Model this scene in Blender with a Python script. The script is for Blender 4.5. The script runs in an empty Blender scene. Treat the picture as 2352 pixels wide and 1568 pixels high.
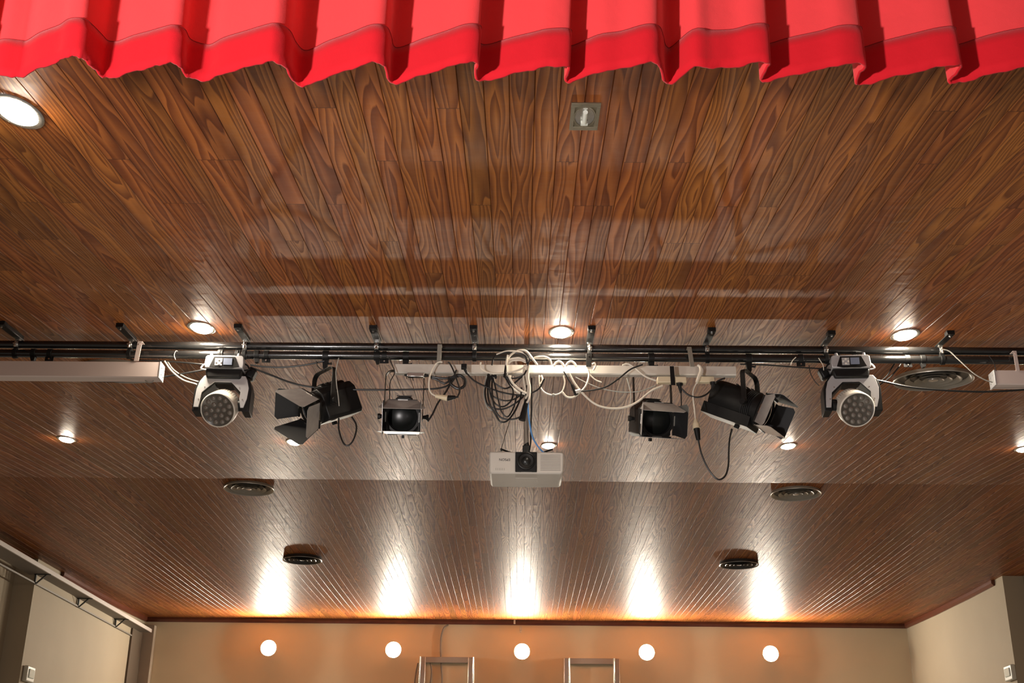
import bpy, bmesh, math, random
from mathutils import Vector, Matrix
random.seed(7)
C = bpy.context.scene.collection
sc = bpy.context.scene

# ---------------------------------------------------------------- camera
FPX = 2797.0
ZC = 2.6
PITCH, YAW, ROLL = math.radians(22.46), math.radians(0.53), math.radians(0.60)
F = Vector((-math.sin(YAW)*math.cos(PITCH), math.cos(YAW)*math.cos(PITCH), math.sin(PITCH)))
R0 = F.cross(Vector((0, 0, 1))).normalized()
U0 = R0.cross(F)
R = R0*math.cos(ROLL) + U0*math.sin(ROLL)
U = U0*math.cos(ROLL) - R0*math.sin(ROLL)
EYE = Vector((0, 0, ZC))
cam = bpy.data.cameras.new('camera')
cam.sensor_width = 36.0
cam.lens = 36.0*FPX/2352.0
cam.clip_start = 0.05
camo = bpy.data.objects.new('camera', cam)
C.objects.link(camo)
camo.matrix_world = Matrix(((R.x, U.x, -F.x, EYE.x), (R.y, U.y, -F.y, EYE.y), (R.z, U.z, -F.z, EYE.z), (0, 0, 0, 1)))
sc.camera = camo

# ---------------------------------------------------------------- world, exposure, stage lights, added fills
W = bpy.data.worlds.new('world'); sc.world = W
W.use_nodes = True
bg = W.node_tree.nodes['Background']
bg.inputs[0].default_value = (1.0, 0.86, 0.72, 1)
bg.inputs[1].default_value = 0.17
sc.view_settings.view_transform = 'Standard'
sc.view_settings.look = 'None'
sc.view_settings.exposure = 0.0
sc.view_settings.gamma = 1.0
sc.view_settings.use_curve_mapping = False


def area(name, loc, target, sx, sy, power, col):
    l = bpy.data.lights.new(name, 'AREA')
    l.shape = 'RECTANGLE'; l.size = sx; l.size_y = sy; l.energy = power; l.color = col
    o = bpy.data.objects.new(name, l); C.objects.link(o)
    o.location = loc
    d = Vector(target) - Vector(loc)
    o.rotation_euler = d.to_track_quat('-Z', 'Y').to_euler()
    return o


# stage lighting behind the viewer, above the stage floor; fills added beyond the curtain
def spot(name, loc, target, size, blend, power, col, rad):
    l = bpy.data.lights.new(name, 'SPOT')
    l.spot_size = math.radians(size); l.spot_blend = blend; l.energy = power; l.color = col; l.shadow_soft_size = rad
    o = bpy.data.objects.new(name, l); C.objects.link(o)
    o.location = loc
    o.rotation_euler = (Vector(target) - Vector(loc)).to_track_quat('-Z', 'Y').to_euler()
    return o
spot('stage_light', (-2.4, 0.1, 2.9), (0.1, 2.7, 4.62), 80, .4, 760, (1.0, .93, .90), .13)
spot('stage_light', (1.6, -1.4, 2.4), (0.2, 2.7, 4.62), 60, .5, 35, (1.0, .93, .90), .25)
spot('bar_fill', (0.5, 4.0, 1.4), (0, 7.0, 5.0), 120, .6, 110, (1.0, .93, .88), .20)  # unseen fill added to light the bar and its fixtures from below
area('ceiling_fill', (0, 4.6, 0.5), (0, 6.2, 5.3), 7.0, 0.6, 38, (1.0, .84, .66))  # unseen soft fill added to brighten the near ceiling evenly

# ---------------------------------------------------------------- pixel -> place helpers (for reading positions off the photograph)
def ray(px, py):
    return F*FPX + R*(px-1176.0) - U*(py-784.0)
def at(px, py, Y):
    d = ray(px, py); return EYE + d*(Y/d.y)
def atx(px, py, X):
    d = ray(px, py); return EYE + d*(X/d.x)
def atz(px, py, Z):
    d = ray(px, py); return EYE + d*((Z-ZC)/d.z)

BW = 0.09                      # board width
PROF1 = [(0.6, ZC+1.986+0.128*0.6), (3.5, ZC+1.986+0.128*3.5), (7.10, ZC+2.895)]
PROF2 = [(7.10, ZC+2.895), (9.4, ZC+3.116), (11.68, ZC+3.3345)]
PROF3 = [(11.68, ZC+3.352), (15.4, ZC+3.358), (17.4, ZC+3.372), (19.0, ZC+3.40), (20.45, ZC+3.445)]
YW = 20.45                     # back wall
def zceil(y):
    for P in (PROF1, PROF2, PROF3):
        for (a, za), (b, zb) in zip(P, P[1:]):
            if a <= y <= b: return za + (zb-za)*(y-a)/(b-a)
    return PROF3[-1][1]
def slope(y):
    return (zceil(y+.02)-zceil(y-.02))/.04
def atc(px, py, drop=0.0):
    d = ray(px, py)
    lo, hi = 0.6, YW
    for _ in range(50):
        m = (lo+hi)/2
        p = EYE + d*(m/d.y)
        if p.z > zceil(m)-drop: hi = m
        else: lo = m
    return EYE + d*(lo/d.y)

# ---------------------------------------------------------------- materials
def pmat(name, col, rough=.5, metal=0.0, spec=.5, emis=None, estr=0, coat=0, trans=0, noise=0.0, bump=0.0, nscale=30):
    m = bpy.data.materials.new(name); m.use_nodes = True
    nt = m.node_tree; b = nt.nodes['Principled BSDF']
    b.inputs['Base Color'].default_value = (*col, 1)
    b.inputs['Roughness'].default_value = rough
    b.inputs['Metallic'].default_value = metal
    b.inputs['Specular IOR Level'].default_value = spec
    b.inputs['Coat Weight'].default_value = coat
    b.inputs['Transmission Weight'].default_value = trans
    if emis:
        b.inputs['Emission Color'].default_value = (*emis, 1)
        b.inputs['Emission Strength'].default_value = estr
    if noise or bump:
        tc = nt.nodes.new('ShaderNodeTexCoord')
        n = nt.nodes.new('ShaderNodeTexNoise'); n.inputs['Scale'].default_value = nscale
        n.inputs['Detail'].default_value = 4
        nt.links.new(tc.outputs['Object'], n.inputs['Vector'])
        if noise:
            mx = nt.nodes.new('ShaderNodeMix'); mx.data_type = 'RGBA'
            mx.inputs[6].default_value = (*[c*(1-noise) for c in col], 1)
            mx.inputs[7].default_value = (*[min(1, c*(1+noise)) for c in col], 1)
            nt.links.new(n.outputs['Fac'], mx.inputs[0])
            nt.links.new(mx.outputs[2], b.inputs['Base Color'])
        if bump:
            bp = nt.nodes.new('ShaderNodeBump'); bp.inputs['Strength'].default_value = bump
            bp.inputs['Distance'].default_value = 0.002
            nt.links.new(n.outputs['Fac'], bp.inputs['Height'])
            nt.links.new(bp.outputs[0], b.inputs['Normal'])
    return m


M = {}
M['black'] = pmat('black_paint', (.008, .008, .008), .45, spec=.25, noise=.3, nscale=40)
M['blackgloss'] = pmat('black_enamel_pipe', (.010, .010, .010), .16, noise=.4, nscale=14, coat=.6)
M['blackmetal'] = pmat('worn_black_metal', (.020, .019, .018), .38, .4, .3, noise=.4, nscale=30)
M['door_in'] = pmat('barn_door_black', (.010, .010, .011), .6)
M['door_out'] = pmat('barn_door_grey', (.33, .31, .30), .32, .35, noise=.25, nscale=25)
M['silver'] = pmat('silver_plastic', (.42, .42, .43), .35, .25, noise=.05)
M['chrome'] = pmat('zinc_metal', (.62, .61, .58), .22, .95, noise=.15, nscale=60)
M['strap'] = pmat('grey_steel_strap', (.36, .35, .30), .4, .6, noise=.15)
M['white'] = pmat('white_enamel', (.66, .63, .58), .45, noise=.04)
M['pinkwhite'] = pmat('satin_aluminium_housing', (.62, .52, .48), .38, .15, noise=.03, nscale=8)
M['tray'] = pmat('trunking_metal', (.60, .56, .50), .40, .15, noise=.08, nscale=8)
M['cream'] = pmat('cream_plastic', (.68, .58, .40), .45)
M['whitecable'] = pmat('white_cable', (.68, .62, .52), .4)
M['greycable'] = pmat('grey_cable', (.30, .29, .26), .45)
M['blackcable'] = pmat('black_cable', (.010, .010, .010), .38)
M['bluecable'] = pmat('blue_cable', (.10, .27, .60), .4)
M['ledlens'] = pmat('smoky_lens_plate', (.075, .066, .055), .22, spec=.6)
M['ledlens2'] = pmat('led_lens_cell', (.15, .13, .11), .12, spec=.8)
M['glassdark'] = pmat('dark_lens_glass', (.010, .011, .010), .30, spec=.5)
M['whitehead'] = pmat('white_head_shell', (.70, .66, .58), .4)
M['screen'] = pmat('lcd_screen', (.17, .20, .27), .15)
M['projector'] = pmat('projector_white', (.56, .52, .47), .45, noise=.05, nscale=10)
M['projgrey'] = pmat('projector_grille', (.28, .26, .23), .5)
M['ink'] = pmat('dark_print', (.06, .05, .05), .5)
M['vent'] = pmat('vent_metal', (.30, .27, .22), .35, .35, noise=.15, nscale=20)
M['ventdark'] = pmat('vent_dark_metal', (.045, .042, .038), .35, .3, noise=.3, nscale=20)
M['ventlip'] = pmat('vent_bright_lip', (.45, .42, .38), .3, .6)
M['trim'] = pmat('dark_wood_trim', (.105, .028, .014), .3, noise=.35, nscale=9)
M['bulb'] = pmat('downlight_lens', (1, 1, 1), .3, emis=(1.0, .86, .68), estr=280)
M['wallbulb'] = pmat('wall_lamp_bulb', (1, 1, 1), .3, emis=(1.0, .90, .74), estr=2600)
M['brass'] = pmat('aged_metal_frame', (.26, .23, .16), .35, .7, noise=.2, nscale=60)
M['wallbox'] = pmat('wall_box_plastic', (.55, .53, .45), .3)
M['glossy'] = pmat('clear_cover', (.75, .78, .70), .08, spec=.8)
M['frame'] = pmat('pale_metal_frame', (.42, .38, .33), .3, .45, noise=.06, nscale=12)
M['rail'] = pmat('painted_rail', (.50, .44, .40), .5, noise=.05, nscale=6)
M['raildark'] = pmat('dark_rail_bracket', (.035, .035, .03), .5)
M['litpost'] = pmat('boxing_lit_grey', (.40, .33, .25), .6, noise=.08, nscale=6)  # post colour made paler for the stronger light on its face
M['shadepanel'] = pmat('panel_shade_brown', (.10, .07, .045), .6)  # panel colour made darker for the weaker light it gets
M['greypost'] = pmat('grey_painted_post', (.20, .17, .14), .6, noise=.08, nscale=6)


def wall_mat(name, col):
    m = pmat(name, col, .72, spec=.3)
    nt = m.node_tree; b = nt.nodes['Principled BSDF']
    tc = nt.nodes.new('ShaderNodeTexCoord')
    n = nt.nodes.new('ShaderNodeTexNoise'); n.inputs['Scale'].default_value = 1.6; n.inputs['Detail'].default_value = 5
    n2 = nt.nodes.new('ShaderNodeTexNoise'); n2.inputs['Scale'].default_value = 160
    nt.links.new(tc.outputs['Object'], n.inputs['Vector']); nt.links.new(tc.outputs['Object'], n2.inputs['Vector'])
    mx = nt.nodes.new('ShaderNodeMix'); mx.data_type = 'RGBA'
    mx.inputs[6].default_value = (*[c*.93 for c in col], 1); mx.inputs[7].default_value = (*[c*1.07 for c in col], 1)
    nt.links.new(n.outputs['Fac'], mx.inputs[0]); nt.links.new(mx.outputs[2], b.inputs['Base Color'])
    bp = nt.nodes.new('ShaderNodeBump'); bp.inputs['Strength'].default_value = .15; bp.inputs['Distance'].default_value = .002
    nt.links.new(n2.outputs['Fac'], bp.inputs['Height']); nt.links.new(bp.outputs[0], b.inputs['Normal'])
    return m


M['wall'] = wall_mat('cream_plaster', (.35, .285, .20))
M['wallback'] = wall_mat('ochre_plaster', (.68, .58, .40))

# phase of the board grooves, read at one groove end in the photograph
PH = atc(1311.5, 1102).x


def wood():
    m = bpy.data.materials.new('varnished_pine_boards'); m.use_nodes = True
    nt = m.node_tree; N = nt.nodes; L = nt.links
    b = N['Principled BSDF']
    tc = N.new('ShaderNodeTexCoord'); sp = N.new('ShaderNodeSeparateXYZ')
    L.new(tc.outputs['Object'], sp.inputs[0])

    def ma(op, a, c=None, d=None):
        n = N.new('ShaderNodeMath'); n.operation = op
        for i, v in enumerate((a, c, d)):
            if v is None: continue
            if isinstance(v, (int, float)): n.inputs[i].default_value = v
            else: L.new(v, n.inputs[i])
        return n.outputs[0]
    X, Y = sp.outputs[0], sp.outputs[1]
    u = ma('DIVIDE', ma('SUBTRACT', X, PH), BW)
    xi = ma('FLOOR', u)
    fu = ma('FRACT', u)
    wn = N.new('ShaderNodeTexWhiteNoise'); wn.noise_dimensions = '1D'; L.new(xi, wn.inputs['W'])
    LEN = 2.35
    yy = ma('DIVIDE', ma('ADD', Y, ma('MULTIPLY', ma('ROUND', ma('MULTIPLY', wn.outputs['Value'], 5)), LEN/5)), LEN)
    yj = ma('FLOOR', yy); fy = ma('FRACT', yy)
    cb = N.new('ShaderNodeCombineXYZ'); L.new(xi, cb.inputs[0]); L.new(yj, cb.inputs[1])
    w2 = N.new('ShaderNodeTexWhiteNoise'); w2.noise_dimensions = '2D'; L.new(cb.outputs[0], w2.inputs['Vector'])
    r2 = w2.outputs['Value']
    # flame figure: contour lines of a stretched noise, different on every board
    v1 = N.new('ShaderNodeCombineXYZ')
    L.new(ma('MULTIPLY', X, 8.0), v1.inputs[0]); L.new(ma('MULTIPLY', Y, 1.0), v1.inputs[1]); L.new(ma('MULTIPLY', r2, 90.0), v1.inputs[2])
    n1 = N.new('ShaderNodeTexNoise'); n1.inputs['Scale'].default_value = 1.0; n1.inputs['Detail'].default_value = 1.7
    n1.inputs['Roughness'].default_value = .35
    L.new(v1.outputs[0], n1.inputs['Vector'])
    # slope across board so that edges run straight
    ctr = ma('ABSOLUTE', ma('SUBTRACT', fu, ma('ADD', .25, ma('MULTIPLY', r2, .5))))
    field = ma('ADD', n1.outputs['Fac'], ma('MULTIPLY', ctr, .46))
    rings = ma('FRACT', ma('MULTIPLY', field, ma('ADD', 6.0, ma('MULTIPLY', wn.outputs['Value'], 4.0))))
    ring = N.new('ShaderNodeValToRGB')
    ring.color_ramp.elements[0].position = 0.0; ring.color_ramp.elements[0].color = (.0, .0, .0, 1)
    ring.color_ramp.elements[1].position = .62; ring.color_ramp.elements[1].color = (.75, .75, .75, 1)
    e = ring.color_ramp.elements.new(.90); e.color = (1, 1, 1, 1)
    e = ring.color_ramp.elements.new(1.0); e.color = (0, 0, 0, 1)
    L.new(rings, ring.inputs[0])
    vf = N.new('ShaderNodeCombineXYZ')
    L.new(ma('MULTIPLY', X, 260.0), vf.inputs[0]); L.new(ma('MULTIPLY', Y, 5.0), vf.inputs[1]); L.new(r2, vf.inputs[2])
    nf = N.new('ShaderNodeTexNoise'); nf.inputs['Scale'].default_value = 1.0; nf.inputs['Detail'].default_value = 2
    L.new(vf.outputs[0], nf.inputs['Vector'])
    # colours
    mx = N.new('ShaderNodeMix'); mx.data_type = 'RGBA'
    mx.inputs[6].default_value = (.36, .122, .023, 1)
    mx.inputs[7].default_value = (.120, .030, .006, 1)
    L.new(ma('MULTIPLY', ring.outputs[0], .95), mx.inputs[0])
    hs = N.new('ShaderNodeHueSaturation')
    L.new(mx.outputs[2], hs.inputs['Color'])
    L.new(ma('ADD', .492, ma('MULTIPLY', wn.outputs['Value'], .012)), hs.inputs['Hue'])
    L.new(ma('ADD', .58, ma('ADD', ma('MULTIPLY', r2, .40), ma('MULTIPLY', nf.outputs['Fac'], .34))), hs.inputs['Value'])
    # butt joints
    jt = ma('LESS_THAN', ma('MULTIPLY', ma('MINIMUM', fy, ma('SUBTRACT', 1.0, fy)), LEN), .0022)
    gr = ma('LESS_THAN', ma('MINIMUM', fu, ma('SUBTRACT', 1.0, fu)), .022)
    dk = ma('MAXIMUM', ma('MULTIPLY', jt, .75), ma('MULTIPLY', gr, .40))
    m2 = N.new('ShaderNodeMix'); m2.data_type = 'RGBA'
    m2.inputs[7].default_value = (.035, .010, .004, 1)
    L.new(hs.outputs[0], m2.inputs[6]); L.new(dk, m2.inputs[0])
    L.new(m2.outputs[2], b.inputs['Base Color'])
    # planer chatter and cupping in the varnish
    vc = N.new('ShaderNodeCombineXYZ')
    L.new(ma('MULTIPLY', X, 9.0), vc.inputs[0]); L.new(ma('MULTIPLY', Y, 16.0), vc.inputs[1]); L.new(ma('MULTIPLY', r2, 40.0), vc.inputs[2])
    nc = N.new('ShaderNodeTexNoise'); nc.inputs['Scale'].default_value = 1.0; nc.inputs['Detail'].default_value = 2.5
    L.new(vc.outputs[0], nc.inputs['Vector'])
    hgt = ma('ADD', ma('MULTIPLY', nc.outputs['Fac'], 1.0), ma('ADD', ma('MULTIPLY', ring.outputs[0], .04), ma('MULTIPLY', nf.outputs['Fac'], .05)))
    bp = N.new('ShaderNodeBump'); bp.inputs['Strength'].default_value = .68; bp.inputs['Distance'].default_value = .0022
    L.new(hgt, bp.inputs['Height']); L.new(bp.outputs[0], b.inputs['Normal'])
    L.new(ma('ADD', .33, ma('ADD', ma('MULTIPLY', nc.outputs['Fac'], .16), ma('MULTIPLY', ring.outputs[0], .10))), b.inputs['Roughness'])
    b.inputs['Specular IOR Level'].default_value = .27
    return m


M['wood'] = wood()


def cloth(name, col, sheen=.25):
    m = pmat(name, col, .8, spec=.15)
    nt = m.node_tree; b = nt.nodes['Principled BSDF']
    b.inputs['Sheen Weight'].default_value = sheen
    b.inputs['Sheen Tint'].default_value = (1, .45, .45, 1)
    tc = nt.nodes.new('ShaderNodeTexCoord')
    n = nt.nodes.new('ShaderNodeTexNoise'); n.inputs['Scale'].default_value = 9; n.inputs['Detail'].default_value = 3
    nt.links.new(tc.outputs['Object'], n.inputs['Vector'])
    n2 = nt.nodes.new('ShaderNodeTexNoise'); n2.inputs['Scale'].default_value = 600
    nt.links.new(tc.outputs['Object'], n2.inputs['Vector'])
    ad = nt.nodes.new('ShaderNodeMath'); ad.operation = 'MULTIPLY_ADD'; ad.inputs[1].default_value = .08
    nt.links.new(n2.outputs['Fac'], ad.inputs[0]); nt.links.new(n.outputs['Fac'], ad.inputs[2])
    bp = nt.nodes.new('ShaderNodeBump'); bp.inputs['Strength'].default_value = .5; bp.inputs['Distance'].default_value = .012
    nt.links.new(ad.outputs[0], bp.inputs['Height']); nt.links.new(bp.outputs[0], b.inputs['Normal'])
    return m


M['red'] = cloth('red_stage_velvet', (.86, .055, .062), .5)
M['redhemshade'] = cloth('red_velvet_hem_shade', (.64, .010, .020), .25)  # same velvet, deeper red painted where the doubled hem blocks light from behind
M['seam'] = pmat('seam_thread', (.30, .004, .008), .8)

# ---------------------------------------------------------------- mesh builder
class MB:
    def __init__(s, T=None):
        s.bm = bmesh.new(); s.T = T or Matrix.Identity(4); s.mi = 0
    def v(s, p):
        return s.bm.verts.new(s.T @ Vector(p))
    def face(s, vs, mi=None):
        try: f = s.bm.faces.new(vs)
        except ValueError: return None
        f.material_index = s.mi if mi is None else mi
        return f
    def poly(s, pts, mi=None):
        return s.face([s.v(p) for p in pts], mi)
    def box(s, c, sz, rot=None, mis=None):
        c = Vector(c); h = Vector(sz)/2
        P = []
        for dx, dy, dz in ((-1,-1,-1),(1,-1,-1),(1,1,-1),(-1,1,-1),(-1,-1,1),(1,-1,1),(1,1,1),(-1,1,1)):
            q = Vector((dx*h.x, dy*h.y, dz*h.z))
            if rot: q = rot @ q
            P.append(s.v(c+q))
        idx = ((3,2,1,0),(4,5,6,7),(0,1,5,4),(1,2,6,5),(2,3,7,6),(3,0,4,7))   # bottom top front(-y) right back left
        for k, f in enumerate(idx):
            s.face([P[i] for i in f], mis[k] if mis else None)
    def prism(s, poly, y0, y1, ax='y', mi_cap=None):
        # poly in (x,z); extruded along y (or given in (y,z) and extruded along x)
        def P(a, b, t):
            return (a, t, b) if ax == 'y' else ((t, a, b) if ax == 'x' else (a, b, t))
        A = [s.v(P(a, b, y0)) for a, b in poly]; B = [s.v(P(a, b, y1)) for a, b in poly]
        n = len(poly)
        s.face(A, mi_cap); s.face(B[::-1], mi_cap)
        for i in range(n):
            s.face([A[i], B[i], B[(i+1) % n], A[(i+1) % n]])
    def ring(s, c, a, b, r, n):
        return [s.v(Vector(c) + a*(math.cos(2*math.pi*i/n)*r) + b*(math.sin(2*math.pi*i/n)*r)) for i in range(n)]
    def cyl(s, p0, p1, r0, r1=None, n=16, caps=True):
        r1 = r0 if r1 is None else r1
        p0, p1 = Vector(p0), Vector(p1)
        d = (p1-p0).normalized()
        a = d.orthogonal().normalized(); b = d.cross(a)
        A = s.ring(p0, a, b, r0, n); B = s.ring(p1, a, b, r1, n)
        for i in range(n): s.face([A[i], A[(i+1) % n], B[(i+1) % n], B[i]])
        if caps:
            s.face(A[::-1]); s.face(B)
    def lathe(s, c, axis, prof, n=32, closed_ends=True):
        # prof: list of (t along axis, r)
        c = Vector(c); d = Vector(axis).normalized(); a = d.orthogonal().normalized(); b = d.cross(a)
        prev = None
        for k, (t, r) in enumerate(prof):
            if r < 1e-6: cur = [s.v(c+d*t)]
            else: cur = s.ring(c+d*t, a, b, r, n)
            if prev is not None:
                if len(prev) == 1 and len(cur) > 1:
                    for i in range(n): s.face([prev[0], cur[(i+1) % n], cur[i]])
                elif len(cur) == 1 and len(prev) > 1:
                    for i in range(n): s.face([prev[i], prev[(i+1) % n], cur[0]])
                elif len(cur) > 1:
                    for i in range(n): s.face([prev[i], prev[(i+1) % n], cur[(i+1) % n], cur[i]])
            prev = cur
    def tube(s, pts, r, n=8):
        pts = [Vector(p) for p in pts]
        prev = None; a = None
        for i, p in enumerate(pts):
            d = (pts[min(i+1, len(pts)-1)] - pts[max(i-1, 0)])
            if d.length < 1e-9: continue
            d.normalize()
            if a is None: a = d.orthogonal().normalized()
            a = (a - d*a.dot(d)).normalized(); b = d.cross(a)
            cur = s.ring(p, a, b, r, n)
            if prev:
                for k in range(n): s.face([prev[k], prev[(k+1) % n], cur[(k+1) % n], cur[k]])
            else: s.face(cur[::-1])
            prev = cur
        s.face(prev)
    def build(s, name, mats, parent=None, smooth=True, bevel=0.0, ang=35):
        me = bpy.data.meshes.new(name)
        bmesh.ops.recalc_face_normals(s.bm, faces=s.bm.faces)
        s.bm.to_mesh(me); s.bm.free()
        for m in (mats if isinstance(mats, (list, tuple)) else [mats]): me.materials.append(m)
        o = bpy.data.objects.new(name, me); C.objects.link(o)
        if smooth:
            for p in me.polygons: p.use_smooth = True
            me.set_sharp_from_angle(angle=math.radians(ang))
        if bevel:
            bv = o.modifiers.new('bevel', 'BEVEL'); bv.width = bevel; bv.segments = 2; bv.limit_method = 'ANGLE'
            bv.angle_limit = math.radians(40)
        if parent: o.parent = parent
        return o


def crom(pts, k=8):
    pts = [Vector(p) for p in pts]
    if len(pts) < 3: return pts
    P = [pts[0]*2-pts[1]] + pts + [pts[-1]*2-pts[-2]]
    out = []
    for i in range(1, len(P)-2):
        for j in range(k):
            t = j/k
            a, b, c, d = P[i-1], P[i], P[i+1], P[i+2]
            out.append(.5*((2*b) + (c-a)*t + (2*a-5*b+4*c-d)*t*t + (3*b-a-3*c+d)*t**3))
    out.append(pts[-1])
    return out


def thing(name, label, cat, loc=(0, 0, 0), rot=None, group=None):
    o = bpy.data.objects.new(name, None); C.objects.link(o)
    o.empty_display_size = .05
    o.location = loc
    if rot: o.rotation_euler = rot
    o['label'] = label; o['category'] = cat
    if group: o['group'] = group
    return o
def tag(o, label, cat, group=None):
    o['label'] = label; o['category'] = cat
    if group: o['group'] = group
    return o
def struct(o):
    o['kind'] = 'structure'; return o
def copy_tree(o, parent=None):
    c = o.copy(); C.objects.link(c)
    if parent: c.parent = parent
    for ch in list(o.children): copy_tree(ch, c)
    return c

# ---------------------------------------------------------------- ceiling
XL = atx(330, 1427, -6.2); XL = at(333, 1430, YW).x
XR = at(2082, 1437, YW).x
YP = atx(66, 1423, XL).y; YPR = atx(2318, 1435, XR).y   # where the side walls step out
print('GEOM', XL, XR, YP, YPR)
RC = 0.27                       # depth of that step


def ceil_section(name, prof, xl, xr, edge=None):
    mb = MB()
    i0 = math.floor((xl-PH)/BW)-1; i1 = math.ceil((xr-PH)/BW)+1
    g, dep = .0026, .0034
    xs = []
    for i in range(i0, i1):
        x = PH + i*BW
        xs += [(x, dep), (x+g, .0), (x+BW-g, .0)]
    xs = [(x, d) for x, d in xs if xl-.001 <= x <= xr+.001]
    rows = []
    for (y, z) in prof:
        rows.append([mb.v((x, y, z+d)) for x, d in xs])
    for a, b in zip(rows, rows[1:]):
        for k in range(len(xs)-1):
            mb.face([a[k], b[k], b[k+1], a[k+1]])
    # thickness: back rows and end skirts
    for y, z, row in ((prof[0][0], prof[0][1], rows[0]), (prof[-1][0], prof[-1][1], rows[-1])):
        up = [mb.v((x, y, z+.03)) for x, d in xs]
        for k in range(len(xs)-1): mb.face([row[k], row[k+1], up[k+1], up[k]])
    o = mb.build(name, M['wood'], smooth=False)
    # keep face normals pointing down
    return struct(o)


ceil_section('ceiling', PROF1, XL-RC-.1, XR+RC+.1)
ceil_section('ceiling_middle', PROF2, XL-RC-.1, XR+RC+.1)
ceil_section('ceiling_rear', PROF3, XL-RC-.1, XR+RC+.1)

# ---------------------------------------------------------------- walls
TOP = ZC+3.55
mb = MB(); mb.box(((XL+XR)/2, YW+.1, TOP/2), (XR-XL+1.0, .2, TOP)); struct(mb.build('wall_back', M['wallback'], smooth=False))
for nm, X, sg, YP_ in (('wall_left', XL, -1, YP), ('wall_right', XR, 1, YPR)):
    mb = MB()
    a = 0.6
    zt = lambda y: zceil(y)+.01
    # plan outline: inner line with the step, outer line behind
    pts = [(X, YW), (X, YP_), (X+sg*RC, YP_), (X+sg*RC, a), (X+sg*(RC+.25), a), (X+sg*(RC+.25), YW)]
    lo = [mb.v((x, y, 0)) for x, y in pts]; n = len(pts)
    hi = [mb.v((x, y, TOP)) for x, y in pts]
    mb.face(lo[::-1]); mb.face(hi)
    for i in range(n): mb.face([lo[i], lo[(i+1) % n], hi[(i+1) % n], hi[i]])
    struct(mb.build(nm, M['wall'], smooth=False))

# crown trims: back and sides
def trim(name, pts, depth, h, n):
    mb = MB()
    for (a, b) in zip(pts, pts[1:]):
        a = Vector(a); b = Vector(b); d = (b-a).normalized(); s = Vector((n[0], n[1], 0))
        P = [a, a+s*depth, a+s*depth+Vector((0, 0, -h*.55)), a+s*depth*.45+Vector((0, 0, -h)), a+Vector((0, 0, -h))]
        Q = [p+(b-a) for p in P]
        A = [mb.v(p) for p in P]; B = [mb.v(p) for p in Q]
        mb.face(A); mb.face(B[::-1])
        for i in range(5): mb.face([A[i], B[i], B[(i+1) % 5], A[(i+1) % 5]])
    return struct(mb.build(name, M['trim'], smooth=False))


zb = zceil(YW-.001)
trim('trim_1', [(XL, YW, zb), (XR, YW, zb)], .045, .075, (0, -1))
ys = [YP+.85, 17.4, 19.0, YW]
trim('trim_2', [(XL, y, zceil(y-.001)) for y in ys], .045, .075, (1, 0))
trim('trim_3', [(XR, y, zceil(y-.001)) for y in ys], .045, .075, (-1, 0))

# ---------------------------------------------------------------- recessed downlights
def downlight(px, py, r, label, lit=True, grp='recessed ceiling downlights'):
    p = atc(px, py)
    sl = math.atan(slope(p.y)); r *= 1.03
    t = thing('downlight', label, 'ceiling light', p, (sl, 0, 0), grp)
    S2 = Matrix.Diagonal((1, 1.75, 1, 1))
    mb = MB(S2); mb.lathe((0, 0, 0), (0, 0, -1), [(0, r*1.32), (.004, r*1.32), (.007, r*1.2), (.006, r*1.02), (0, r)], 32)
    mb.build('rim', M['chrome'], t)
    mb = MB(S2); mb.lathe((0, 0, 0), (0, 0, -1), [(-.004, r), (.008, r*.98), (.017, r*.80), (.023, r*.45), (.024, 0)], 24)
    mb.build('lens', M['bulb'], t)
    return t


downlight(463, 752, .058, 'lit downlight above the black pipe, leftmost of that row of three')
downlight(1289, 762, .056, 'lit downlight above the black pipe near the centre, over the white trunking')
downlight(2079, 768, .058, 'lit downlight above the black pipe, rightmost of that row of three')
downlight(40, 255, .062, 'large bright downlight at the upper left, under the red curtain')
downlight(153, 1008, .052, 'lit downlight at left below the pink-white housing, behind the pipe')
downlight(676, 1014, .052, 'lit downlight partly hidden by the lower leaf of the left black spotlight')
downlight(1260, 1022, .050, 'lit downlight just right of the projector pole')
downlight(1811, 1023, .052, 'lit downlight under the right-facing black spotlight')
downlight(2352, 1030, .052, 'lit downlight cut by the right edge of the picture')

# unlit square recessed fitting
p = atc(1343, 266)
t = thing('recessed_spotlight', 'unlit square metal recessed fitting in the ceiling below the red curtain', 'ceiling light', p, (math.atan(slope(p.y)), 0, 0))
h = .053; q = 2.1
mb = MB(Matrix.Diagonal((1, q, 1, 1)))
for sx, sy, cx, cy in ((2*h, .014, 0, -h+.007), (2*h, .014, 0, h-.007), (.014, 2*h-.028, -h+.007, 0), (.014, 2*h-.028, h-.007, 0)):
    mb.box((cx, cy, -.003), (sx, sy, .006))
mb.box((0, 0, -.001), (2*h-.02, 2*h-.02, .002))
mb.lathe((0, 0, 0), (0, 0, -1), [(.001, .044), (.006, .040), (.005, .036), (.001, .035)], 32)
mb.build('frame', M['brass'], t, bevel=.0008)
mb = MB(Matrix.Diagonal((1, q, 1, 1))); mb.lathe((0, 0, 0), (0, 0, -1), [(.004, .035), (.0035, .030), (.0028, .020), (.0025, 0)], 32)
mb.build('reflector', M['chrome'], t)
mb = MB(); mb.cyl((0, -.055, -.012), (0, .030, -.012), .009, .009, 12); mb.box((0, .040, -.010), (.026, .020, .012))
mb.build('lamp_tube', M['glossy'], t)

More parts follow.
